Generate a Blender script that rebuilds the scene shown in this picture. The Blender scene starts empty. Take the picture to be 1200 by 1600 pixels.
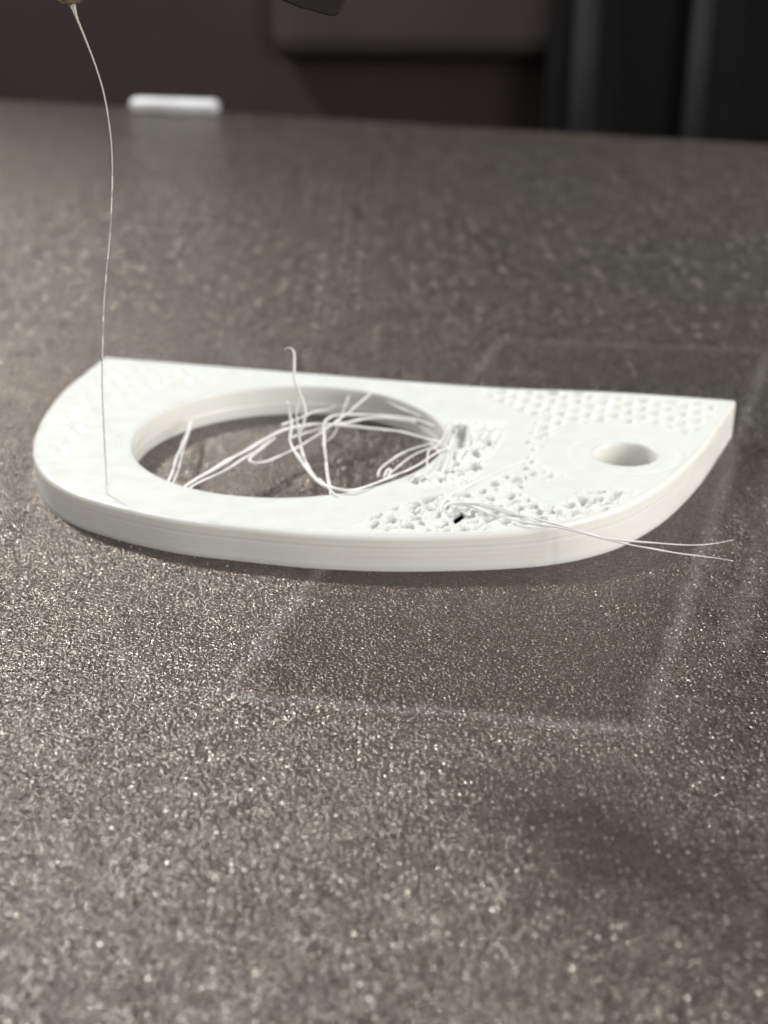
import bpy, math, random
import numpy as np
from mathutils import Vector, geometry

random.seed(7)
rng = np.random.default_rng(11)
MM = 0.001
scene = bpy.context.scene
col = scene.collection

# ------------------------------------------------------------------ camera
PITCH = math.atan(890 / 2000)          # looking down about 24 degrees
CAM = np.array([7.52, -95.52, 38.44])     # millimetres; the origin is on the bed below the big opening
cd = bpy.data.cameras.new('camera')
cam = bpy.data.objects.new('camera', cd)
col.objects.link(cam)
cam.location = CAM * MM
cam.rotation_euler = (math.pi / 2 - PITCH, 0, 0)
cd.sensor_fit = 'VERTICAL'
cd.sensor_height = 24
cd.sensor_width = 24
cd.lens = 30
cd.clip_start = 0.002
cd.clip_end = 20
cd.dof.use_dof = True
cd.dof.focus_distance = 0.0775
cd.dof.aperture_fstop = 31
cd.dof.aperture_blades = 0
scene.camera = cam

# ------------------------------------------------------------------ light
w = bpy.data.worlds.new('World')
scene.world = w
w.use_nodes = True
w.node_tree.nodes['Background'].inputs[0].default_value = (1.0, 0.99, 0.965, 1)
w.node_tree.nodes['Background'].inputs[1].default_value = 0.57
scene.view_settings.view_transform = 'Standard'
scene.view_settings.look = 'None'
scene.view_settings.exposure = 0
scene.view_settings.gamma = 1
scene.cycles.use_denoising = True
scene.cycles.sample_clamp_indirect = 4
scene.cycles.sample_clamp_direct = 40
scene.cycles.pixel_filter_type = 'GAUSSIAN'
scene.cycles.filter_width = 1.7


def area(name, loc, target, size, power, color, size_y=None):
    l = bpy.data.lights.new(name, 'AREA')
    l.energy = power
    l.color = color
    l.size = size * MM
    if size_y:
        l.shape = 'RECTANGLE'
        l.size_y = size_y * MM
    o = bpy.data.objects.new(name, l)
    col.objects.link(o)
    o.location = Vector(loc) * MM
    d = (Vector(target) - Vector(loc))
    o.rotation_euler = d.to_track_quat('-Z', 'Y').to_euler()
    return o


area('key_lamp', (-250, 300, 340), (0, 0, 0), 44, 2.85, (1.0, 0.985, 0.96))
area('rear_fill_lamp', (190, 390, 290), (20, -20, 0), 120, 0.16, (1.0, 0.97, 0.93), 120)  # added fill from behind right to brighten the bed there, no real window
area('side_lamp', (330, -170, 150), (10, 0, 0), 190, 1.4, (1.0, 0.97, 0.92), 190)

# ------------------------------------------------------------------ helpers
cp, sp = math.cos(PITCH), math.sin(PITCH)


def ray(px, py):
    u = (px - 600) / 2000.0
    v = (py - 800) / 2000.0
    return np.array([u, cp - v * sp, -sp - v * cp])


def at(px, py, z=0.0):
    """the point of the horizontal plane z (mm) seen at that place of the photograph"""
    d = ray(px, py)
    return CAM + d * ((z - CAM[2]) / d[2])


def at_depth(px, py, y):
    d = ray(px, py)
    return CAM + d * ((y - CAM[1]) / d[1])


def mesh_obj(name, verts, faces, mat, parent=None, smooth=True, origin=None):
    v = np.asarray(verts, float)
    if origin is not None:
        v = v - np.asarray(origin, float)
    me = bpy.data.meshes.new(name)
    me.from_pydata((v * MM).tolist(), [], [tuple(int(i) for i in f) for f in faces])
    me.update()
    if smooth:
        me.polygons.foreach_set('use_smooth', [True] * len(me.polygons))
    me.materials.append(mat)
    o = bpy.data.objects.new(name, me)
    col.objects.link(o)
    if origin is not None:
        o.location = Vector(origin) * MM
    if parent is not None:
        o.parent = parent
    return o


def tag(o, label=None, cat=None, group=None, kind=None):
    if label: o['label'] = label
    if cat: o['category'] = cat
    if group: o['group'] = group
    if kind: o['kind'] = kind
    return o


def empty(name, label, cat, loc=(0, 0, 0)):
    o = bpy.data.objects.new(name, None)
    o.empty_display_size = 0.005
    col.objects.link(o)
    o.location = Vector(loc) * MM
    return tag(o, label, cat)


def catmull(pts, n=8, closed=False):
    P = np.asarray(pts, float)
    N = len(P)
    out = []
    segs = N if closed else N - 1
    for i in range(segs):
        if closed:
            p0, p1, p2, p3 = P[(i - 1) % N], P[i], P[(i + 1) % N], P[(i + 2) % N]
        else:
            p1, p2 = P[i], P[i + 1]
            p0 = P[i - 1] if i > 0 else 2 * p1 - p2
            p3 = P[i + 2] if i + 2 < N else 2 * p2 - p1
        for k in range(n):
            t = k / n
            out.append(0.5 * ((2 * p1) + (-p0 + p2) * t + (2 * p0 - 5 * p1 + 4 * p2 - p3) * t * t
                              + (-p0 + 3 * p1 - 3 * p2 + p3) * t ** 3))
    if not closed:
        out.append(P[-1])
    return np.array(out)


def resample(P, step, closed=False):
    Q = np.vstack([P, P[:1]]) if closed else P
    d = np.r_[0, np.cumsum(np.linalg.norm(np.diff(Q, axis=0), axis=1))]
    n = max(2, int(round(d[-1] / step)))
    s = np.linspace(0, d[-1], n + 1)
    R = np.stack([np.interp(s, d, Q[:, k]) for k in range(Q.shape[1])], 1)
    return R[:-1] if closed else R


def tube(name, pts, radius, mat, parent=None, sides=8, wob=0.0, smooth_n=8, step=0.35, flat=1.0):
    """a round strand through the points; radius is a number or one value per point"""
    P = np.asarray(pts, float)
    rad = np.full(len(P), radius, float) if np.isscalar(radius) else np.asarray(radius, float)
    C = resample(catmull(np.c_[P, rad], smooth_n), step)
    if wob:
        n = len(C)
        for k in range(3):
            f = rng.uniform(0.15, 0.5)
            C[:, k] += wob * np.sin(np.arange(n) * f + rng.uniform(0, 6)) * np.minimum(1, np.minimum(np.arange(n), n - 1 - np.arange(n)) / 4)
        lump = np.interp(np.arange(n), np.arange(0, n + 6, 3), rng.normal(0, 0.16, len(np.arange(0, n + 6, 3))))
        C[:, 3] *= 0.74 * np.clip(1 + lump + 0.05 * np.sin(np.arange(n) * 0.7 + rng.uniform(0, 6)), 0.55, 1.6)
        kink = np.interp(np.arange(n), np.arange(0, n + 8, 4), rng.normal(0, 1, len(np.arange(0, n + 8, 4))))
        C[:, 2] += wob * 1.2 * kink
    V, F = [], []
    n = len(C)
    up = np.array([0.13, 0.21, 0.97])
    for i in range(n):
        t = C[min(i + 1, n - 1), :3] - C[max(i - 1, 0), :3]
        t /= np.linalg.norm(t) + 1e-9
        a = np.cross(t, up)
        if np.linalg.norm(a) < 0.15:
            a = np.cross(t, np.array([1.0, 0, 0]))
        a /= np.linalg.norm(a)
        b = np.cross(a, t)
        for k in range(sides):
            th = 2 * math.pi * k / sides
            V.append(C[i, :3] + C[i, 3] * (a * math.cos(th) + b * flat * math.sin(th)))
    for i in range(n - 1):
        for k in range(sides):
            k2 = (k + 1) % sides
            F.append((i * sides + k, i * sides + k2, (i + 1) * sides + k2, (i + 1) * sides + k))
    F.append(tuple(range(sides))[::-1])
    F.append(tuple((n - 1) * sides + k for k in range(sides)))
    return mesh_obj(name, V, F, mat, parent)


# ------------------------------------------------------------------ materials
def new_mat(name):
    m = bpy.data.materials.new(name)
    m.use_nodes = True
    nt = m.node_tree
    return m, nt, nt.nodes['Principled BSDF']


class N:
    """tiny node builder"""
    def __init__(s, nt): s.nt = nt
    def node(s, t, **kw):
        n = s.nt.nodes.new(t)
        for k, v in kw.items(): setattr(n, k, v)
        return n
    def put(s, sock, v):
        if isinstance(v, bpy.types.NodeSocket): s.nt.links.new(v, sock)
        else: sock.default_value = v
    def math(s, op, a, b=0.0, c=0.0, clamp=False):
        n = s.node('ShaderNodeMath', operation=op, use_clamp=clamp)
        s.put(n.inputs[0], a); s.put(n.inputs[1], b); s.put(n.inputs[2], c)
        return n.outputs[0]
    def smooth(s, v, lo, hi, a=0.0, b=1.0):
        n = s.node('ShaderNodeMapRange', interpolation_type='SMOOTHSTEP')
        s.put(n.inputs[0], v); n.inputs[1].default_value = lo; n.inputs[2].default_value = hi
        n.inputs[3].default_value = a; n.inputs[4].default_value = b
        return n.outputs[0]
    def noise(s, vec, scale, detail=2.0, rough=0.5, dist=0.0):
        n = s.node('ShaderNodeTexNoise')
        s.put(n.inputs['Vector'], vec)
        n.inputs['Scale'].default_value = scale; n.inputs['Detail'].default_value = detail
        n.inputs['Roughness'].default_value = rough; n.inputs['Distortion'].default_value = dist
        return n.outputs['Fac']
    def mix(s, f, a, b):
        n = s.node('ShaderNodeMix', data_type='RGBA')
        s.put(n.inputs[0], f); s.put(n.inputs[6], a); s.put(n.inputs[7], b)
        return n.outputs[2]


def plastic_mat(name, colour, rough=0.36, sss=0.25, lines=0.0):
    m, nt, b = new_mat(name)
    n = N(nt)
    b.inputs['Base Color'].default_value = (*colour, 1)
    b.inputs['Roughness'].default_value = rough
    b.inputs['Subsurface Weight'].default_value = sss
    b.inputs['Subsurface Radius'].default_value = (1.0, 0.85, 0.55)
    b.inputs['Subsurface Scale'].default_value = 0.0014
    b.inputs['Specular IOR Level'].default_value = 0.45
    tc = n.node('ShaderNodeTexCoord').outputs['Object']
    h = n.noise(tc, 2600, 3, 0.6)
    if lines:
        mp = n.node('ShaderNodeMapping')
        mp.inputs['Rotation'].default_value = (0, 0, math.radians(lines))
        n.put(mp.inputs['Vector'], tc)
        wv = n.node('ShaderNodeTexWave', bands_direction='X')
        n.put(wv.inputs['Vector'], mp.outputs[0])
        wv.inputs['Scale'].default_value = 740
        wv.inputs['Distortion'].default_value = 0.6
        wv.inputs['Detail'].default_value = 1.5
        h = n.math('ADD', n.math('MULTIPLY', wv.outputs['Fac'], 0.8), n.math('MULTIPLY', h, 0.5))
    bp = n.node('ShaderNodeBump')
    bp.inputs['Strength'].default_value = 0.6 if lines else 0.35
    bp.inputs['Distance'].default_value = 0.00003
    n.put(bp.inputs['Height'], h)
    n.put(b.inputs['Normal'], bp.outputs[0])
    n.put(b.inputs['Roughness'], n.smooth(n.noise(tc, 700, 2), 0.3, 0.7, rough - 0.06, rough + 0.08))
    return m


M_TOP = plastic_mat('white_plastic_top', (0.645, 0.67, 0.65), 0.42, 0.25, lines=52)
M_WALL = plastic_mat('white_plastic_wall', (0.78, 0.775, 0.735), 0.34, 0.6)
M_THREAD = plastic_mat('clear_white_thread', (0.78, 0.74, 0.70), 0.25, 0.0)
M_THREAD.node_tree.nodes['Principled BSDF'].inputs['Transmission Weight'].default_value = 0.55
M_STRAND = plastic_mat('white_plastic_strand', (0.83, 0.82, 0.81), 0.3, 0.2)


def simple_mat(name, colour, rough=0.5, metal=0.0, spec=0.5, bump=0.0, bscale=900):
    m, nt, b = new_mat(name)
    n = N(nt)
    tc = n.node('ShaderNodeTexCoord').outputs['Object']
    f = n.noise(tc, bscale * 0.25, 3)
    n.put(b.inputs['Base Color'], n.mix(n.smooth(f, 0.3, 0.7), (*[c * 0.85 for c in colour], 1), (*[c * 1.12 for c in colour], 1)))
    b.inputs['Roughness'].default_value = rough
    b.inputs['Metallic'].default_value = metal
    b.inputs['Specular IOR Level'].default_value = spec
    if bump:
        bp = n.node('ShaderNodeBump')
        bp.inputs['Strength'].default_value = 0.5
        bp.inputs['Distance'].default_value = bump * MM
        n.put(bp.inputs['Height'], n.noise(tc, bscale, 3))
        n.put(b.inputs['Normal'], bp.outputs[0])
    return m


# darker rectangle with a pale rim: its corners on the bed
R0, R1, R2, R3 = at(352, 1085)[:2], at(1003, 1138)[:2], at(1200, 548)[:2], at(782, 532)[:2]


def bed_mat():
    m, nt, b = new_mat('textured_bed_coating')
    n = N(nt)
    tc = n.node('ShaderNodeTexCoord').outputs['Object']
    # powder grains: fine round bumps, with a random lean of each grain that makes single ones flash
    wob = n.node('ShaderNodeTexNoise'); wob.inputs['Scale'].default_value = 6000
    n.put(wob.inputs['Vector'], tc)
    add = n.node('ShaderNodeVectorMath', operation='MULTIPLY_ADD')
    n.put(add.inputs[0], wob.outputs['Color']); add.inputs[1].default_value = (0.00012,) * 3; n.put(add.inputs[2], tc)
    vo = n.node('ShaderNodeTexVoronoi', feature='SMOOTH_F1'); vo.inputs['Scale'].default_value = 5000
    vo.inputs['Smoothness'].default_value = 0.35
    n.put(vo.inputs['Vector'], add.outputs[0])
    n1 = n.noise(tc, 6500, 2, 0.6)
    n2 = n.noise(tc, 3400, 2, 0.5)
    h = n.math('ADD', n.math('MULTIPLY', vo.outputs['Distance'], -0.8), n.math('MULTIPLY', n1, 0.7))
    h = n.math('ADD', h, n.math('MULTIPLY', n2, 1.0))
    h = n.math('ADD', h, n.math('MULTIPLY', n.noise(tc, 620, 2, 0.6), 0.7))
    h = n.math('ADD', h, n.math('MULTIPLY', n.noise(tc, 260, 1, 0.5), 0.6))
    bp = n.node('ShaderNodeBump')
    bp.inputs['Strength'].default_value = 1.0
    bp.inputs['Distance'].default_value = 0.0001
    n.put(bp.inputs['Height'], h)
    fl = n.node('ShaderNodeTexVoronoi', feature='F1'); fl.inputs['Scale'].default_value = 5200
    n.put(fl.inputs['Vector'], tc)
    lean = n.node('ShaderNodeVectorMath', operation='SUBTRACT')
    n.put(lean.inputs[0], fl.outputs['Color']); lean.inputs[1].default_value = (0.5, 0.5, 0.5)
    sc_ = n.node('ShaderNodeVectorMath', operation='MULTIPLY_ADD')
    fl2 = n.node('ShaderNodeTexVoronoi', feature='F1'); fl2.inputs['Scale'].default_value = 3900
    n.put(fl2.inputs['Vector'], add.outputs[0])
    sf = n.node('ShaderNodeSeparateColor'); n.put(sf.inputs[0], fl2.outputs['Color'])
    flake = n.math('GREATER_THAN', sf.outputs[2], 0.80)      # one grain in five is a big mirror-like flake
    flake = n.math('MULTIPLY', flake, n.math('LESS_THAN', fl2.outputs['Distance'], 0.42))
    l2 = n.node('ShaderNodeVectorMath', operation='SUBTRACT')
    n.put(l2.inputs[0], fl2.outputs['Color']); l2.inputs[1].default_value = (0.5, 0.5, 0.9)
    l2s = n.node('ShaderNodeVectorMath', operation='SCALE'); n.put(l2s.inputs[0], l2.outputs[0]); n.put(l2s.inputs['Scale'], n.math('MULTIPLY', flake, 0.9))
    bg = n.node('ShaderNodeTexVoronoi', feature='F1'); bg.inputs['Scale'].default_value = 1300
    n.put(bg.inputs['Vector'], add.outputs[0])
    sb = n.node('ShaderNodeSeparateColor'); n.put(sb.inputs[0], bg.outputs['Color'])
    big_grain = n.math('MULTIPLY', n.math('GREATER_THAN', sb.outputs[2], 0.50), n.math('LESS_THAN', bg.outputs['Distance'], 0.20))
    l4 = n.node('ShaderNodeVectorMath', operation='SUBTRACT')
    n.put(l4.inputs[0], bg.outputs['Color']); l4.inputs[1].default_value = (0.62, 0.42, 0.75)
    l4s = n.node('ShaderNodeVectorMath', operation='SCALE'); n.put(l4s.inputs[0], l4.outputs[0]); n.put(l4s.inputs['Scale'], n.math('MULTIPLY', big_grain, 0.45))
    l2a = n.node('ShaderNodeVectorMath', operation='ADD'); n.put(l2a.inputs[0], l2s.outputs[0]); n.put(l2a.inputs[1], l4s.outputs[0])
    l2s = l2a
    flake = n.math('MAXIMUM', flake, big_grain)
    l3 = n.node('ShaderNodeVectorMath', operation='MULTIPLY_ADD')
    n.put(l3.inputs[0], lean.outputs[0]); l3.inputs[1].default_value = (0.3, 0.3, 0.1); n.put(l3.inputs[2], l2s.outputs[0])
    n.put(sc_.inputs[0], l3.outputs[0]); sc_.inputs[1].default_value = (1, 1, 1); n.put(sc_.inputs[2], bp.outputs[0])
    nn = n.node('ShaderNodeVectorMath', operation='NORMALIZE'); n.put(nn.inputs[0], sc_.outputs[0])
    n.put(b.inputs['Normal'], nn.outputs[0])
    # darker inside of the rectangle and its broken pale rim
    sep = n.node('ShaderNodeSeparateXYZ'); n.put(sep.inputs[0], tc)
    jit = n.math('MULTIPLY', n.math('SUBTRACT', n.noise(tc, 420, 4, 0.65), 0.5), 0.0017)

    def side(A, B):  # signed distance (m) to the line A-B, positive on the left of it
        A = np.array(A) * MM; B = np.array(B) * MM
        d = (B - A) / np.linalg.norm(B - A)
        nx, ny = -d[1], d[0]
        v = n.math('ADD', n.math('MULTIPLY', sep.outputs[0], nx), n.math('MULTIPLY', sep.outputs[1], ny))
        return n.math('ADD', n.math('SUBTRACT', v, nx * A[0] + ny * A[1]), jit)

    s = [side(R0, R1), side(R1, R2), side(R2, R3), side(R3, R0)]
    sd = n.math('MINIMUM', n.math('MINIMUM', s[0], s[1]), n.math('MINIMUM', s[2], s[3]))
    rear = n.smooth(sep.outputs[1], 0.012, 0.075)
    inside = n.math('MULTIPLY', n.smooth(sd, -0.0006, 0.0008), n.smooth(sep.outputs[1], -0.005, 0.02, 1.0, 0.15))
    line = n.math('SUBTRACT', 1.0, n.smooth(n.math('ABSOLUTE', sd), 0.0001, 0.0009))
    # a second, parallel pale line to the right
    e = n.math('ADD', s[1], 0.0038)
    line2 = n.math('SUBTRACT', 1.0, n.smooth(n.math('ABSOLUTE', e), 0.0001, 0.0012))
    line2 = n.math('MULTIPLY', line2, n.smooth(sep.outputs[1], -0.031, -0.027))
    patch = n.noise(tc, 300, 3)
    marks = n.math('MULTIPLY', n.math('MAXIMUM', line, n.math('MULTIPLY', line2, 0.8)), n.smooth(patch, 0.25, 0.6, 0.35, 1.0))
    marks = n.math('MULTIPLY', marks, n.smooth(n.noise(tc, 3000, 2, 0.6), 0.38, 0.6, 0.25, 1.15))
    grain = n.noise(tc, 6500, 1)
    base = n.mix(n.smooth(grain, 0.35, 0.7), (0.095, 0.088, 0.076, 1), (0.24, 0.225, 0.198, 1))
    base = n.mix(n.smooth(n.noise(tc, 22, 3), 0.3, 0.7), base, n.mix(0.35, base, (0.22, 0.16, 0.13, 1)))
    # clumps of the coating, and its glints painted in as bright specks
    clump_glint = n.math('ADD', n.smooth(n.noise(tc, 700, 3, 0.65), 0.32, 0.68, 0.85, 1.15), n.smooth(n.noise(tc, 170, 2), 0.3, 0.7, -0.06, 0.06))
    # behind the part: mottling and pale specks painted in as out-of-focus glints
    mott = n.math('ADD', n.smooth(n.noise(tc, 420, 3, 0.7, 0.6), 0.30, 0.70, -0.42, 0.42), n.smooth(n.noise(tc, 1300, 2, 0.6), 0.3, 0.7, -0.25, 0.25))
    clump_glint = n.math('ADD', clump_glint, n.math('MULTIPLY', mott, rear))
    for sc_k, thr_k, rad_k, amt in ((430, 0.72, 0.17, 6.5), (900, 0.60, 0.17, 4.0)):
        dv = n.node('ShaderNodeTexVoronoi', feature='F1'); dv.inputs['Scale'].default_value = sc_k
        dv.voronoi_dimensions = '2D'
        n.put(dv.inputs['Vector'], tc)
        ds = n.node('ShaderNodeSeparateColor'); n.put(ds.inputs[0], dv.outputs['Color'])
        speck = n.math('MULTIPLY', n.math('GREATER_THAN', ds.outputs[0], thr_k), n.smooth(dv.outputs['Distance'], rad_k * 0.6, rad_k, 1, 0))
        speck = n.math('MULTIPLY', speck, n.math('ADD', 0.3, ds.outputs[1]))
        clump_glint = n.math('ADD', clump_glint, n.math('MULTIPLY', n.math('MULTIPLY', speck, amt), rear))
    fv = n.node('ShaderNodeTexVoronoi', feature='F1'); fv.inputs['Scale'].default_value = 3000
    fv.voronoi_dimensions = '2D'
    n.put(fv.inputs['Vector'], add.outputs[0])
    fs = n.node('ShaderNodeSeparateColor'); n.put(fs.inputs[0], fv.outputs['Color'])
    fine = n.math('MULTIPLY', n.smooth(fs.outputs[0], 0.62, 0.95), n.smooth(fv.outputs['Distance'], 0.13, 0.27, 1, 0))  # sparkle of single grains put into the colour
    clump_glint = n.math('ADD', clump_glint, n.math('MULTIPLY', fine, n.math('MULTIPLY', n.math('ADD', n.math('POWER', fs.outputs[1], 2.0), 0.12), 6.0)))
    clump_glint = n.math('SUBTRACT', clump_glint, 0.17)
    clump_glint = n.math('MAXIMUM', clump_glint, 0.25)
    vs = n.node('ShaderNodeVectorMath', operation='SCALE'); n.put(vs.inputs[0], base); n.put(vs.inputs['Scale'], clump_glint)
    base = vs.outputs[0]
    base = n.mix(n.math('MULTIPLY', marks, 0.30), base, (0.33, 0.34, 0.33, 1))
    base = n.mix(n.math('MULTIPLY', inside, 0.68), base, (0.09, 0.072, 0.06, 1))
    n.put(b.inputs['Base Color'], base)
    rough = n.smooth(n.noise(tc, 5200, 1), 0.35, 0.65, 0.18, 0.34)
    rough = n.math('MULTIPLY', rough, n.math('SUBTRACT', 1.0, n.math('MULTIPLY', flake, 0.55)))
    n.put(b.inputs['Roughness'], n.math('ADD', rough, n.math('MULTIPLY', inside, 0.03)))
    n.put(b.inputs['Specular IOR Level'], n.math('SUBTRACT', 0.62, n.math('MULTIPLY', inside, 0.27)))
    n.put(b.inputs['Metallic'], n.math('SUBTRACT', 0.86, n.math('MULTIPLY', marks, 0.35)))
    return m


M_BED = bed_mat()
M_BLACK = simple_mat('black_plastic', (0.009, 0.009, 0.009), 0.8, spec=0.12, bscale=60)
M_BROWN = simple_mat('dark_brown_panel', (0.044, 0.032, 0.033), 0.8, spec=0.15, bscale=40)
M_GREY = simple_mat('dark_grey_panel', (0.048, 0.040, 0.039), 0.8, spec=0.15, bscale=40)
M_BLUE = simple_mat('dull_steel', (0.032, 0.034, 0.035), 0.7, 0.0, spec=0.2, bscale=60)
M_DUCT = simple_mat('brown_black_plastic', (0.014, 0.011, 0.010), 0.45, spec=0.35, bump=0.03)
M_BRASS = simple_mat('sooty_brass', (0.20, 0.14, 0.09), 0.4, 0.8, bump=0.02)
M_BAR = simple_mat('white_bar_plastic', (0.60, 0.61, 0.64), 0.5)

# ------------------------------------------------------------------ setting: the bed and the inside of the machine
def box(name, lo, hi, mat, parent=None, bevel=0.0, rotz=0.0, origin=None, kind=None):
    import bmesh
    bm = bmesh.new()
    bmesh.ops.create_cube(bm, size=1)
    lo = np.array(lo, float); hi = np.array(hi, float)
    for v in bm.verts:
        p = lo + (np.array(v.co) + 0.5) * (hi - lo)
        v.co = Vector(p)
    if bevel:
        bmesh.ops.bevel(bm, geom=bm.edges[:], offset=bevel, segments=3, profile=0.5, affect='EDGES')
    for v in bm.verts: v.co *= MM
    me = bpy.data.meshes.new(name); bm.to_mesh(me); bm.free()
    me.materials.append(mat)
    o = bpy.data.objects.new(name, me); col.objects.link(o)
    if origin is not None: o.location = Vector(origin) * MM
    o.rotation_euler.z = rotz
    if parent is not None: o.parent = parent
    if kind: o['kind'] = kind
    return o


EA, EB = at(0, 156)[:2], at(1200, 226)[:2]
ed = (EB - EA) / np.linalg.norm(EB - EA)
en = np.array([-ed[1], ed[0]])
C0 = EA - ed * 190; C1 = EB + ed * 230
back = [C0, C1, C1 - en * 480, C0 - en * 480]
V = [(x, y, 0.0) for x, y in back] + [(x, y, -0.8) for x, y in back]
Fq = [(3, 2, 1, 0), (4, 5, 6, 7)] + [(i, (i + 1) % 4, (i + 1) % 4 + 4, i + 4) for i in range(4)]
Fq[0] = (0, 3, 2, 1)
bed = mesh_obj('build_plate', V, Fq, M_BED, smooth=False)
tag(bed, 'dark bronze build plate with grainy coating under the white part', kind='structure')
yaw = math.atan2(ed[1], ed[0])
box('bed_carriage', (-330, -520, -14), (330, -3, -1.2), M_BLACK, origin=((EA + EB)[0] / 2, (EA + EB)[1] / 2, 0), rotz=yaw, kind='structure')
box('floor', (-900, -700, -62), (900, 900, -60), M_BLACK, kind='structure')
box('back_wall', (-700, 470, -60), (700, 480, 420), M_BROWN, kind='structure')
# lighter upper panel, black bay on the right and the two steel uprights in front of it
def wpt(px, py, Y): return at_depth(px, py, Y)
a = wpt(425, 82, 455); b_ = wpt(905, 82, 455)
tag(box('rear_panel', (a[0], 452, a[2] - 3), (b_[0], 472, a[2] + 120), M_GREY, bevel=9), 'grey brown panel on the back wall above the far bed edge', 'panel')
a = wpt(860, 100, 440)
tag(box('side_cabinet', (a[0], 436, -58), (a[0] + 240, 466, 300), M_BLACK, bevel=8), 'black cabinet panel filling the right of the back wall', 'panel')


def rod(name, px, r, Y, label, py0=200):
    c = wpt(px, py0, Y)
    P = [(c[0], Y, -58), (c[0], Y, 100), (c[0], Y, 300)]
    o = tube(name, P, r, M_BLUE, sides=20, step=60)
    return tag(o, label, 'rod', 'upright rods before the black cabinet')


rod('guide_rod', 908, 5.0, 425, 'thicker pale steel upright rod, the left one of two before the black cabinet')
rod('guide_rod', 1082, 4.0, 425, 'thinner dim steel upright rod, the right one of two before the black cabinet')

# white bar by the far edge
c = at(274, 178, 0)
bar = box('white_bar', (-11.5, -2.0, 0.02), (11.5, 2.0, 3.6), M_BAR, bevel=1.5, origin=(c[0], c[1], 0.0), rotz=yaw * 0.6)
tag(bar, 'small blurred white bar lying at the far edge of the dark bed', 'bar')

# ------------------------------------------------------------------ the printed part
def Ttop(px):
    return 2.6 + 0.62 * (1 / (1 + math.exp(-(px - 870) / 55.0)))


Cb = at(457, 690, 2.6)[:2]


def top_pt(px, py): return at(px, py, Ttop(px))[:2]


A_ = (163, 557); B_ = (1151, 625)
right_arc = [B_, (1127, 660), (1098, 700), (1047, 749), (985, 786), (927, 807), (865, 822), (790, 832), (700, 837), (600, 838), (480, 833),
             (355, 821), (280, 812), (222, 801), (165, 787), (115, 771), (75, 748), (55, 722), (51, 698), (58, 668), (76, 637), (107, 602), A_]
arc = catmull([top_pt(*p) for p in right_arc], 10)
line_ = np.linspace(top_pt(*A_), top_pt(*B_), 60)[1:-1]
# soften the two corners a little
raw = np.vstack([arc, line_])
raw = resample(raw, 0.22, closed=True)
for _ in range(2):
    raw = (np.roll(raw, 1, 0) + raw * 2 + np.roll(raw, -1, 0)) / 4
OUT = raw


def poly_area(P): return 0.5 * np.sum(P[:, 0] * np.roll(P[:, 1], -1) - np.roll(P[:, 0], -1) * P[:, 1])


if poly_area(OUT) < 0: OUT = OUT[::-1]      # counter-clockwise


def normals(P):   # outward for a counter-clockwise loop
    t = np.roll(P, -1, 0) - np.roll(P, 1, 0)
    t /= np.linalg.norm(t, axis=1)[:, None]
    return np.c_[t[:, 1], -t[:, 0]]


def circle(c, r, n):
    th = np.linspace(0, 2 * math.pi, n, endpoint=False)
    return np.c_[c[0] + r * np.cos(th), c[1] + r * np.sin(th)]


BIGC = np.array([0.0, 0.0]); BIGR = 12.42
SMC = top_pt(978, 709.5); SMR = 2.38


def thick(P):
    """height of the top face at plan points; it rises slightly towards the right end"""
    P = np.atleast_2d(P)
    u = 600 + 2000 * (P[:, 0] - CAM[0]) / ((P[:, 1] - CAM[1]) * cp + (CAM[2] - 2.8) * sp)
    return 2.6 + 0.62 / (1 + np.exp(-(u - 870) / 55.0))


def wall(name, loop, inward, mat, parent, groove=None, layers=13, amp=0.008, bev=0.28, ledge=0.0):
    """side wall made of printed layers, with a rounded lip; inward=+1 for outer walls, -1 for openings"""
    nrm = normals(loop) * inward
    T = thick(loop)
    n = len(loop)
    prof = []
    for L in range(layers):
        for q in (0.0, 0.28, 0.72):
            z = (L + q) / layers
            off = amp * (1 - (2 * (q + 0.14) - 1) ** 2) + (-amp if q == 0 else 0)
            prof.append((z * 0.9, off, L))
    lip = [(1 - 0.25 * bev, -0.07 * bev), (1 - 0.125 * bev, -0.27 * bev), (1 - 0.035 * bev, -0.6 * bev), (1.0, -bev)]
    rows = []
    jit = rng.normal(0, 0.0045, (layers, 1)) + 0.002 * np.sin(np.linspace(0, 40, n)[None, :] + rng.uniform(0, 6, (layers, 1)))
    gro = np.zeros(n)
    if groove is not None:
        d = np.linalg.norm(loop - groove, axis=1)
        gro = -0.17 * np.exp(-(d / 0.20) ** 2)
    for z, off, L in prof:
        o = off + jit[L] + gro + (ledge if L < 6 else 0) * (0.7 + 0.3 * np.sin(np.linspace(0, 9, n)))
        rows.append(np.c_[loop + nrm * o[:, None], T * z])
    for z, off in lip:
        rows.append(np.c_[loop + nrm * off + nrm * (gro * (1 if z < 0.98 else 0.3))[:, None], T * z])
    V = np.vstack(rows)
    F = []
    for r in range(len(rows) - 1):
        for i in range(n):
            j = (i + 1) % n
            q = (r * n + i, r * n + j, (r + 1) * n + j, (r + 1) * n + i)
            F.append(q if inward > 0 else q[::-1])
    o = mesh_obj(name, V, F, mat, parent)
    return o, rows[-1][:, :2]


part = empty('printed_part', 'white printed plate with one large and one small round opening, strands across the large one', 'printed plate')
seam = top_pt(868, 824)
_, in_out = wall('outer_wall', OUT, 1, M_WALL, part, groove=seam)
big = circle(BIGC, BIGR, 300)
th = np.arctan2(big[:, 1], big[:, 0])
_, in_big = wall('large_hole_wall', big, -1, M_WALL, part, amp=0.022, bev=0.12, ledge=0.11)
sm = circle(SMC, SMR, 90)
_, in_sm = wall('small_hole_wall', sm, -1, M_WALL, part, bev=0.12)

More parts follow.
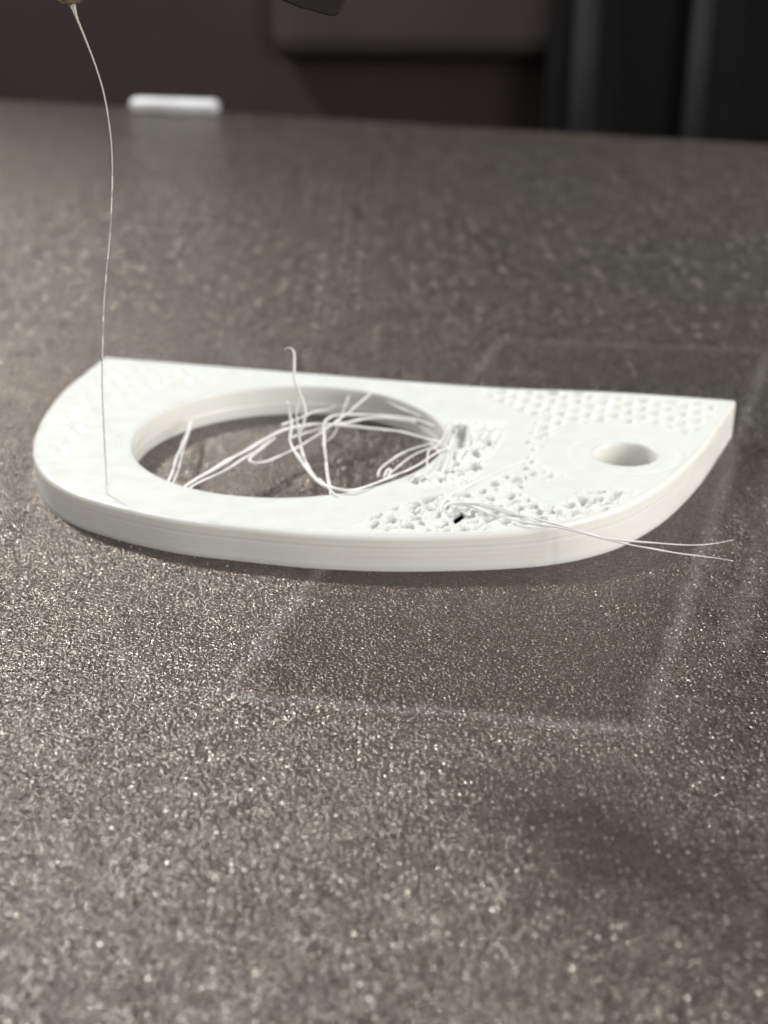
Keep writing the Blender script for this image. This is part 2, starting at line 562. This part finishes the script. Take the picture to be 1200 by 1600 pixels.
# --- top face: fine net of points, pushed down where the infill shows
def inpoly(P, poly):
    x, y = P[:, 0], P[:, 1]
    c = np.zeros(len(P), bool)
    j = len(poly) - 1
    for i in range(len(poly)):
        xi, yi = poly[i]; xj, yj = poly[j]
        cond = ((yi > y) != (yj > y)) & (x < (xj - xi) * (y - yi) / (yj - yi + 1e-15) + xi)
        c ^= cond
        j = i
    return c


def pdist(P, poly, closed=True):
    poly = np.asarray(poly)
    d = np.full(len(P), 1e9)
    m = len(poly) if closed else len(poly) - 1
    for i in range(m):
        a, b = poly[i], poly[(i + 1) % len(poly)]
        ab = b - a
        t = np.clip(((P - a) @ ab) / (ab @ ab + 1e-12), 0, 1)
        d = np.minimum(d, np.linalg.norm(P - a - t[:, None] * ab, axis=1))
    return d


def region(P, pix, soft=0.6):
    poly = np.array([top_pt(*q) for q in pix])
    near = (P[:, 0] > poly[:, 0].min() - 1) & (P[:, 0] < poly[:, 0].max() + 1) & (P[:, 1] > poly[:, 1].min() - 1) & (P[:, 1] < poly[:, 1].max() + 1)
    m = np.zeros(len(P))
    Q = P[near]
    d = pdist(Q, poly) * np.where(inpoly(Q, poly), 1, -1)
    m[near] = np.clip(d / soft, 0, 1)
    return m


def value_noise(P, scale, seed):
    r = np.random.default_rng(seed)
    g = r.uniform(-1, 1, (256, 256))
    q = P / scale + 60
    i = np.floor(q).astype(int); f = q - i; f = f * f * (3 - 2 * f)
    i %= 255
    a = g[i[:, 0], i[:, 1]]; b = g[i[:, 0] + 1, i[:, 1]]; c_ = g[i[:, 0], i[:, 1] + 1]; d = g[i[:, 0] + 1, i[:, 1] + 1]
    return (a * (1 - f[:, 0]) + b * f[:, 0]) * (1 - f[:, 1]) + (c_ * (1 - f[:, 0]) + d * f[:, 0]) * f[:, 1]


def pits(P, pitch, jitter, radius, seed, angle=40, drop=0.1, soft=False, lo=0.35):
    """depth field of separate bowls on a jittered, turned grid"""
    r = np.random.default_rng(seed)
    ca, sa = math.cos(math.radians(angle)), math.sin(math.radians(angle))
    Q = np.c_[P[:, 0] * ca + P[:, 1] * sa, -P[:, 0] * sa + P[:, 1] * ca] / pitch
    base = np.floor(Q).astype(int)
    jx = r.uniform(-jitter, jitter, (200, 200, 2)); amp = r.uniform(lo, 1.0, (200, 200)); amp[r.uniform(0, 1, (200, 200)) < drop] = 0
    rr = r.uniform(0.75, 1.25, (200, 200))
    out = np.zeros(len(P))
    for dx in (-1, 0, 1):
        for dy in (-1, 0, 1):
            i = (base[:, 0] + dx); k = (base[:, 1] + dy)
            ii, kk = i % 200, k % 200
            cx = i + 0.5 + jx[ii, kk, 0]; cy = k + 0.5 + jx[ii, kk, 1]
            d = np.hypot(Q[:, 0] - cx, Q[:, 1] - cy) / (radius * rr[ii, kk])
            out = np.maximum(out, amp[ii, kk] * (np.clip(1 - d ** 2, 0, 1) ** 1.5 if soft else np.clip(1.25 * (1 - d ** 3), 0, 1)))
    return out


REG_BACK = [(735, 601), (880, 609), (1010, 619), (1128, 630), (1100, 668), (1075, 682), (1045, 668), (950, 660), (890, 664), (862, 672), (835, 700), (815, 690), (835, 650), (800, 642), (768, 625)]
REG_TONGUE = [(835, 672), (880, 662), (850, 700), (838, 720), (880, 738), (900, 748), (850, 752), (822, 742), (805, 735), (828, 700)]
REG_FRONT = [(545, 822), (600, 796), (650, 778), (700, 770), (745, 768), (768, 750), (800, 738), (830, 742), (815, 768), (842, 784), (872, 790), (900, 768), (950, 762), (1002, 766),
             (975, 790), (925, 803), (860, 814), (790, 826), (700, 831), (600, 830)]
REG_LEFT = [(168, 568), (300, 575), (430, 585), (330, 598), (230, 615), (165, 640), (120, 700), (110, 745), (85, 735), (75, 690), (95, 640), (130, 600)]
REG_NET = [(700, 655), (795, 655), (790, 690), (770, 715), (752, 745), (715, 762), (660, 765), (640, 750), (668, 735), (700, 715)]
REG_VOID = [(706, 661), (730, 661), (731, 684), (725, 701), (711, 699), (716, 683), (704, 677)]
REG_SLOT = [(722, 727), (738, 722), (756, 724), (752, 731), (730, 733)]
DOT_HOLES = [((709, 711), 0.28, 0.22), ((714, 722), 0.3, 0.35), ((744, 707), 0.42, 0.5), ((704, 735), 0.35, 0.25), ((721, 737), 0.35, 0.25),
             ((688, 747), 0.3, 0.3), ((663, 746), 0.3, 0.3), ((648, 749), 0.45, 0.5), ((697, 688), 0.3, 0.9), ((766, 690), 0.3, 0.3)]
THRU = np.array([top_pt(*q) for q in [(707, 808), (711, 800), (722, 794), (729, 800), (722, 806), (712, 813)]])


def top_height(P):
    z = thick(P) + 0.006 * value_noise(P, 1.3, 3) + 0.003 * value_noise(P, 0.35, 4)
    # back right: even lattice of pits
    m = region(P, REG_BACK, 0.5)
    z -= m * (0.55 * pits(P, 1.55, 0.08, 0.52, 21, 33, 0.0, True, 0.8) - 0.02 + 0.02 * value_noise(P, 0.4, 8))
    m = region(P, REG_TONGUE, 0.4)
    z -= m * (0.40 * pits(P, 1.15, 0.2, 0.44, 22, 20, 0.12) - 0.02)
    # front: rough popcorn of pits and lumps
    m = region(P, REG_FRONT, 0.35)
    Pw = P + 0.26 * np.c_[value_noise(P, 0.7, 31), value_noise(P, 0.7, 32)]
    a = pits(Pw, 1.15, 0.30, 0.47, 23, 12, 0.08)
    z -= m * (0.62 * a - 0.03 + 0.12 * value_noise(P, 0.45, 9) + 0.07 * value_noise(P, 0.22, 12))
    # left rim: shallow traces
    m = region(P, REG_LEFT, 1.0)
    z -= m * (0.19 * pits(P, 1.4, 0.22, 0.46, 24, 25, 0.12, True))
    # torn net beside the large opening
    m = region(P, REG_NET, 0.5)
    d1 = P @ np.array([math.cos(0.55), math.sin(0.55)]); d2 = P @ np.array([math.cos(2.05), math.sin(2.05)])
    g = np.maximum(np.abs(np.sin(math.pi * (d1 + 0.08 * value_noise(P, 1.1, 5)) / 0.56)), 0.7 * np.abs(np.sin(math.pi * (d2 + 0.1 * value_noise(P, 1.0, 6)) / 0.50)))
    z -= m * (0.21 * np.clip(1 - g, 0, 0.8) ** 1.0 * 1.5 + 0.04 + 0.08 * value_noise(P, 0.5, 14))
    z -= 1.15 * region(P, REG_VOID, 0.16)
    z -= 0.8 * region(P, REG_SLOT, 0.22)
    for (px, py), rx, ry in DOT_HOLES:
        c = top_pt(px, py)
        d = np.hypot((P[:, 0] - c[0]) / rx, (P[:, 1] - c[1]) / (ry * 1.6))
        z -= 0.75 * np.clip(1.4 * (1 - d ** 2), 0, 1)
    # faint ring round the small opening
    d = np.hypot(P[:, 0] - SMC[0], P[:, 1] - SMC[1])
    z -= 0.05 * np.exp(-((d - 4.1) / 0.22) ** 2) + 0.10 * np.clip(1 - (d - SMR) / 0.9, 0, 1) ** 2
    # sunk neighbourhood of the little through hole
    c = THRU.mean(0)
    d = np.hypot(P[:, 0] - c[0], P[:, 1] - c[1])
    z -= 0.25 * np.clip(1 - (d / 1.1) ** 2, 0, 1)
    k = np.clip((0.45 - pdist(P, THRU)) / 0.25, 0, 1)
    z = z * (1 - k) + (thick(P) - 0.30) * k
    # printed loops that follow the outline and the openings
    e1 = np.hypot(P[:, 0], P[:, 1]) - BIGR
    e3 = d_out(P)
    for e, wd in ((e1, 1.9), (e3, 1.3), (np.hypot(P[:, 0] - SMC[0], P[:, 1] - SMC[1]) - SMR, 1.6)):
        z -= 0.016 * np.where((e > 0.1) & (e < wd), np.exp(-(((e % 0.42) - 0.21) / 0.07) ** 2), 0)
    return z


def d_out(P):
    return pdist(P, in_out[::2])


def net_points():
    step = 0.135
    xs = np.arange(OUT[:, 0].min(), OUT[:, 0].max(), step); ys = np.arange(OUT[:, 1].min(), OUT[:, 1].max(), step * 0.9)
    X, Y = np.meshgrid(xs, ys)
    X = X + (np.arange(len(ys)) % 2)[:, None] * step / 2
    P = np.c_[X.ravel(), Y.ravel()]
    P = P[inpoly(P, in_out)]
    d = np.hypot(P[:, 0], P[:, 1]); P = P[d > BIGR + 0.12 + 0.10]
    d = np.hypot(P[:, 0] - SMC[0], P[:, 1] - SMC[1]); P = P[d > SMR + 0.12 + 0.10]
    P = P[~inpoly(P, THRU)]
    P = P[pdist(P, in_out[::2]) > 0.11]
    P = P[pdist(P, THRU) > 0.05]
    return P


NP = net_points()
thr = resample(THRU, 0.12, closed=True)
loops = [in_out, in_big, in_sm, thr]
verts2 = np.vstack(loops + [NP])
edges = []
k = 0
for L in loops:
    n = len(L)
    edges += [(k + i, k + (i + 1) % n) for i in range(n)]
    k += n
vo, eo, fo, _, _, _ = geometry.delaunay_2d_cdt([Vector(p) for p in verts2], edges, [], 0, 1e-7)
V2 = np.array([tuple(v) for v in vo]); F2 = np.array([f for f in fo if len(f) == 3])
cen = V2[F2].mean(1)
keep = inpoly(cen, in_out) & (np.hypot(cen[:, 0], cen[:, 1]) > BIGR + 0.119 * math.cos(math.pi / 300)) & ~inpoly(cen, in_sm) & ~inpoly(cen, thr)
F2 = F2[keep]
ar = np.cross(V2[F2[:, 1]] - V2[F2[:, 0]], V2[F2[:, 2]] - V2[F2[:, 0]])
F2[ar < 0] = F2[ar < 0][:, ::-1]
Z = top_height(V2)
nb = sum(len(L) for L in loops[:3])
edge_d = np.minimum(np.minimum(pdist(V2, in_out[::2]), np.abs(np.hypot(V2[:, 0], V2[:, 1]) - BIGR - 0.12)), np.abs(np.hypot(V2[:, 0] - SMC[0], V2[:, 1] - SMC[1]) - SMR - 0.12))
blend = np.clip(edge_d / 0.22, 0, 1)
netm = region(V2, REG_NET, 0.4)
blend = np.maximum(blend, netm * (np.hypot(V2[:, 0], V2[:, 1]) < BIGR + 3) * (edge_d > 0.03))
Z = thick(V2) * (1 - blend) + Z * blend
mesh_obj('top_face', np.c_[V2, Z], F2, M_TOP, part)

# walls of the little gap that opens into the hollow inside
tv = thr
tz = thick(tv)
mesh_obj('gap_wall', np.vstack([np.c_[tv, tz - 0.30], np.c_[tv * 1.0, tz - 0.55]]),
         [(i, (i + 1) % len(tv), (i + 1) % len(tv) + len(tv), i + len(tv)) for i in range(len(tv))], M_WALL, part)

# ------------------------------------------------------------------ loose strands of the part
def strand(pix, zs, r, wob=0.02, **kw):
    """pix: places in the photograph, zs: height(s) above the bed in mm"""
    if np.isscalar(zs): zs = [zs] * len(pix)
    if len(zs) == 2 and len(pix) > 2: zs = np.linspace(zs[0], zs[1], len(pix))
    return tube('strand', [at(p[0], p[1], z) for p, z in zip(pix, zs)], r, M_STRAND, part, wob=wob, **kw)


T0 = 2.6
strand([(278, 768), (292, 758), (330, 735), (385, 703), (425, 680), (455, 669), (500, 663), (550, 666), (600, 671), (650, 681), (694, 694)],
       [2.3, 2.35, 2.4, 2.5, 2.6, 2.6, 2.6, 2.6, 2.6, 2.6, 2.7], [.12] + [.17] * 8 + [.14, .12])
strand([(286, 770), (305, 757), (345, 738), (400, 704), (430, 684)], 2.3, .11)
strand([(258, 762), (266, 745), (279, 708), (296, 668), (300, 655)], [2.3, 2.3, 2.0, 1.5, 1.3], .15)
strand([(266, 764), (276, 740), (286, 705), (299, 664)], [2.3, 2.2, 1.9, 1.5], .10)
strand([(424, 690), (402, 706), (390, 716), (396, 722), (420, 720), (453, 705), (490, 684), (513, 667), (540, 648), (573, 620), (580, 612)], [2.5, 2.4, 2.2, 2.2, 2.2, 2.3, 2.5, 2.6, 2.7, 2.6, 2.5], .13)
strand([(398, 708), (408, 700), (421, 687)], 2.45, .10)
# the standing loop
Yk = at(455, 700, 2.6)[1]
def stand(pix, dy, r, wob=0.02):
    P = [at_depth(p[0], p[1], Yk + d) for p, d in zip(pix, dy)]
    return tube('strand', P, r, M_STRAND, part, wob=wob)
stand([(444, 547), (452, 543), (459, 549), (460, 568), (460, 590), (464, 605), (472, 622), (477, 642), (474, 662), (466, 680)], [.6, .5, .4, .3, .2, .2, 0, 0, 0, 0], [.04, .06, .10, .16, .15, .10, .10, .11, .12, .10])
stand([(458, 586), (461, 596), (468, 612), (467, 626), (463, 645), (466, 672), (470, 695)], [.3, .2, .1, 0, 0, 0, 0], [.07, .08, .09, .10, .11, .12, .12])
strand([(449, 628), (453, 648), (455, 668), (453, 690), (466, 713), (480, 733), (498, 753), (517, 762), (542, 767), (567, 762), (600, 750), (645, 730), (692, 702)],
       [6.2, 4.9, 3.9, 3.0, 2.7, 2.7, 2.7, 2.75, 2.8, 2.8, 2.7, 2.6, 2.7], [.12, .14, .15, .15, .16, .17, .17, .15, .13, .12, .10, .10, .10])
strand([(470, 692), (474, 712), (486, 736), (500, 752)], [2.9, 2.7, 2.7, 2.7], .12)
strand([(518, 778), (515, 765), (512, 743), (508, 707), (506, 675), (507, 660), (517, 651), (533, 648), (567, 648), (600, 650), (645, 655), (682, 668)],
       [2.3, 2.5, 2.7, 2.8, 2.8, 2.8, 2.7, 2.6, 2.5, 2.4, 2.3, 2.2], [.10, .14] + [.15] * 3 + [.13] * 7)
strand([(500, 748), (514, 764), (528, 776)], 2.7, .08)
strand([(648, 659), (600, 653), (565, 655), (540, 660), (515, 666), (480, 676), (455, 684)], 2.3, .14)
strand([(548, 612), (540, 632), (533, 652), (526, 670), (517, 684), (508, 690)], [1.9, 2.1, 2.4, 2.3, 1.7, 1.4], .10)
strand([(556, 608), (587, 620), (625, 637), (662, 654), (670, 656)], [2.4, 2.2, 2.0, 1.8, 1.7], .11)
strand([(440, 664), (462, 656), (487, 645), (510, 640), (525, 634)], [2.7, 2.4, 2.0, 1.9, 1.8], [.12, .14, .14, .10, .08])
strand([(590, 744), (594, 732), (606, 721), (638, 704), (668, 694), (690, 690)], [2.2, 2.2, 2.3, 2.4, 2.5, 2.7], .10)
strand([(612, 738), (628, 724), (650, 709), (674, 698)], [2.3, 2.4, 2.5, 2.6], .08)
strand([(600, 745), (603, 739), (607, 733), (611, 737), (606, 744)], 2.2, .14)
strand([(668, 742), (667, 722), (671, 703), (684, 694)], [2.5, 2.6, 2.6, 2.7], .10)
strand([(330, 632), (380, 627), (442, 625)], [1.2, 1.35, 1.3], .10, 0.03)
strand([(345, 637), (395, 633), (436, 631)], [.9, 1.0, 1.0], .07, 0.03)
strand([(216, 696), (232, 676), (256, 659), (290, 648), (318, 643)], [1.55, 1.45, 1.35, 1.3, 1.3], .09, 0.01)
strand([(560, 612), (600, 617), (640, 628), (672, 642), (694, 662)], [2.0, 2.0, 1.95, 1.9, 1.9], .10, 0.03)
# torn ends by the net
for pts, z, r in (
        ([(676, 702), (690, 688), (699, 672), (704, 662)], 2.75, .13), ([(682, 705), (697, 700), (706, 690), (712, 677), (714, 670)], 2.85, .12),
        ([(668, 694), (690, 697), (704, 703), (706, 720), (701, 735)], 2.8, .13), ([(695, 690), (701, 705), (698, 722), (690, 738)], 2.8, .12),
        ([(680, 700), (688, 712), (684, 730), (672, 742)], 2.7, .10), ([(700, 678), (712, 680), (718, 688)], 2.8, .10),
        ([(704, 700), (722, 703), (738, 698), (752, 688), (764, 668)], 2.85, .13), ([(728, 660), (733, 680), (728, 700), (716, 712)], 2.75, .14),
        ([(700, 737), (720, 728), (742, 720), (768, 716)], 2.72, .10), ([(655, 748), (675, 744), (700, 742), (730, 738)], 2.72, .08),
        ([(640, 752), (650, 744), (662, 742), (668, 748)], 2.75, .11), ([(735, 700), (748, 680), (756, 660)], 2.72, .09),
        ([(750, 702), (764, 682), (772, 662)], 2.72, .09), ([(766, 700), (778, 682), (786, 664)], 2.72, .08), ([(742, 668), (765, 672), (788, 673)], 2.72, .07),
        ([(738, 684), (762, 688), (780, 690)], 2.72, .07)):
    strand(pts, z - 0.04, r * 0.62, 0.02, step=0.2)
# whiskers that leave the part on the right
strand([(838, 716), (812, 722), (780, 736), (745, 752), (714, 766), (699, 778), (689, 792), (688, 806)], [2.85, 2.85, 2.8, 2.75, 2.9, 3.1, 2.9, 2.4], [.03, .04, .05, .05, .06, .08, .10, .14])
strand([(691, 800), (696, 789), (712, 784), (745, 786), (780, 794), (830, 808), (880, 823), (930, 836), (985, 846), (1040, 850), (1085, 851), (1118, 849), (1147, 843)],
       [2.6, 3.0, 3.2, 3.2, 3.15, 3.1, 3.1, 3.0, 2.9, 2.8, 2.7, 2.6, 2.6], [.12, .13, .12, .11, .11, .10, .09, .08, .08, .06, .05, .03, .02])
strand([(690, 796), (702, 787), (738, 791), (775, 806), (830, 818), (875, 824), (930, 838), (985, 852), (1040, 862), (1090, 869), (1146, 876)],
       [2.5, 2.95, 3.0, 3.0, 3.1, 3.15, 3.0, 2.8, 2.6, 2.4, 2.2], [.10, .12, .12, .10, .08, .07, .08, .08, .07, .05, .03])
strand([(706, 786), (750, 790), (800, 802), (850, 820)], [3.0, 3.0, 2.95, 3.0], [.10, .14, .12, .05])

# ------------------------------------------------------------------ print head just above the frame, and the string it draws
Yb = at(168, 772, 2.6)[1]
sp_ = [(112, 4), (115, 12), (120, 28), (135, 65), (150, 105), (162, 145), (170, 190), (175, 240), (175, 300), (171, 378), (167, 417), (162, 484), (160, 551), (160, 605), (162, 660), (165, 720), (168, 773)]
P = [at_depth(p[0], p[1], Yb + 4.0 * (1 - i / (len(sp_) - 1)) ** 1.5) for i, p in enumerate(sp_)]
P[-1][2] = 2.55
st = tube('filament_string', P, [.26, .17, .085, .062, .052, .048, .045, .045, .045, .045, .047, .05, .052, .052, .052, .055, .06], M_THREAD, sides=8, step=0.5)
tag(st, 'long thin curved white string rising from the left of the white part to the nozzle', 'string')

nz = at_depth(111, 5, Yb + 4.0)
head = empty('print_head', 'dark print head with brass nozzle and angular duct at the top edge', 'print head', (0, 0, 0))


def lathe(name, prof, c, mat, parent, seg=32):
    V, F = [], []
    for r, z in prof:
        for k in range(seg):
            a = 2 * math.pi * k / seg
            V.append((c[0] + r * math.cos(a), c[1] + r * math.sin(a), c[2] + z))
    for i in range(len(prof) - 1):
        for k in range(seg):
            k2 = (k + 1) % seg
            F.append((i * seg + k, i * seg + k2, (i + 1) * seg + k2, (i + 1) * seg + k))
    F.append(tuple(range(seg))[::-1]); F.append(tuple((len(prof) - 1) * seg + k for k in range(seg)))
    return mesh_obj(name, V, F, mat, parent, smooth=True)


lathe('nozzle', [(0.25, 0.0), (0.55, 0.0), (0.75, 0.12), (2.2, 1.7), (3.3, 2.6), (3.4, 2.8), (3.4, 5.4), (2.6, 5.5)], nz, M_BRASS, head)
# angular duct: an eight sided tapering snout
dA = [at_depth(*q, Yb + 4) for q in [(437, -2), (468, 11), (520, 25), (531, 22), (541, -2)]]
xs = [p[0] for p in dA]; zs = [p[2] for p in dA]
low = [(xs[0] - 1.6, zs[0] + 2.2), (xs[0], zs[0]), (xs[1], zs[1]), (xs[2], zs[2]), (xs[3], zs[3]), (xs[4], zs[4]), (xs[4] + 1.2, zs[4] + 2.6)]
top = [(xs[4] + 1.2, zs[4] + 4.6), (xs[0] - 1.6, zs[0] + 4.6)]
ring = low + top
V = [(x, Yb + 2.6, z) for x, z in ring] + [(x, Yb + 4.8, z) for x, z in ring]
n = len(ring)
F = [tuple(range(n))[::-1], tuple(range(n, 2 * n))] + [(i, (i + 1) % n, (i + 1) % n + n, i + n) for i in range(n)]
import bmesh
duct = mesh_obj('fan_duct', V, F, M_DUCT, head, smooth=False)
bm = bmesh.new(); bm.from_mesh(duct.data)
for v in bm.verts: v.co /= MM
bmesh.ops.recalc_face_normals(bm, faces=bm.faces[:])
bmesh.ops.bevel(bm, geom=bm.edges[:], offset=0.14, segments=2, profile=0.5, affect='EDGES')
for v in bm.verts: v.co *= MM
bm.to_mesh(duct.data); bm.free()
box('heater_block', (nz[0] - 3.5, nz[1] - 1.6, nz[2] + 5.3), (nz[0] + 17, nz[1] + 0.6, nz[2] + 7.3), M_DUCT, head, bevel=0.4)
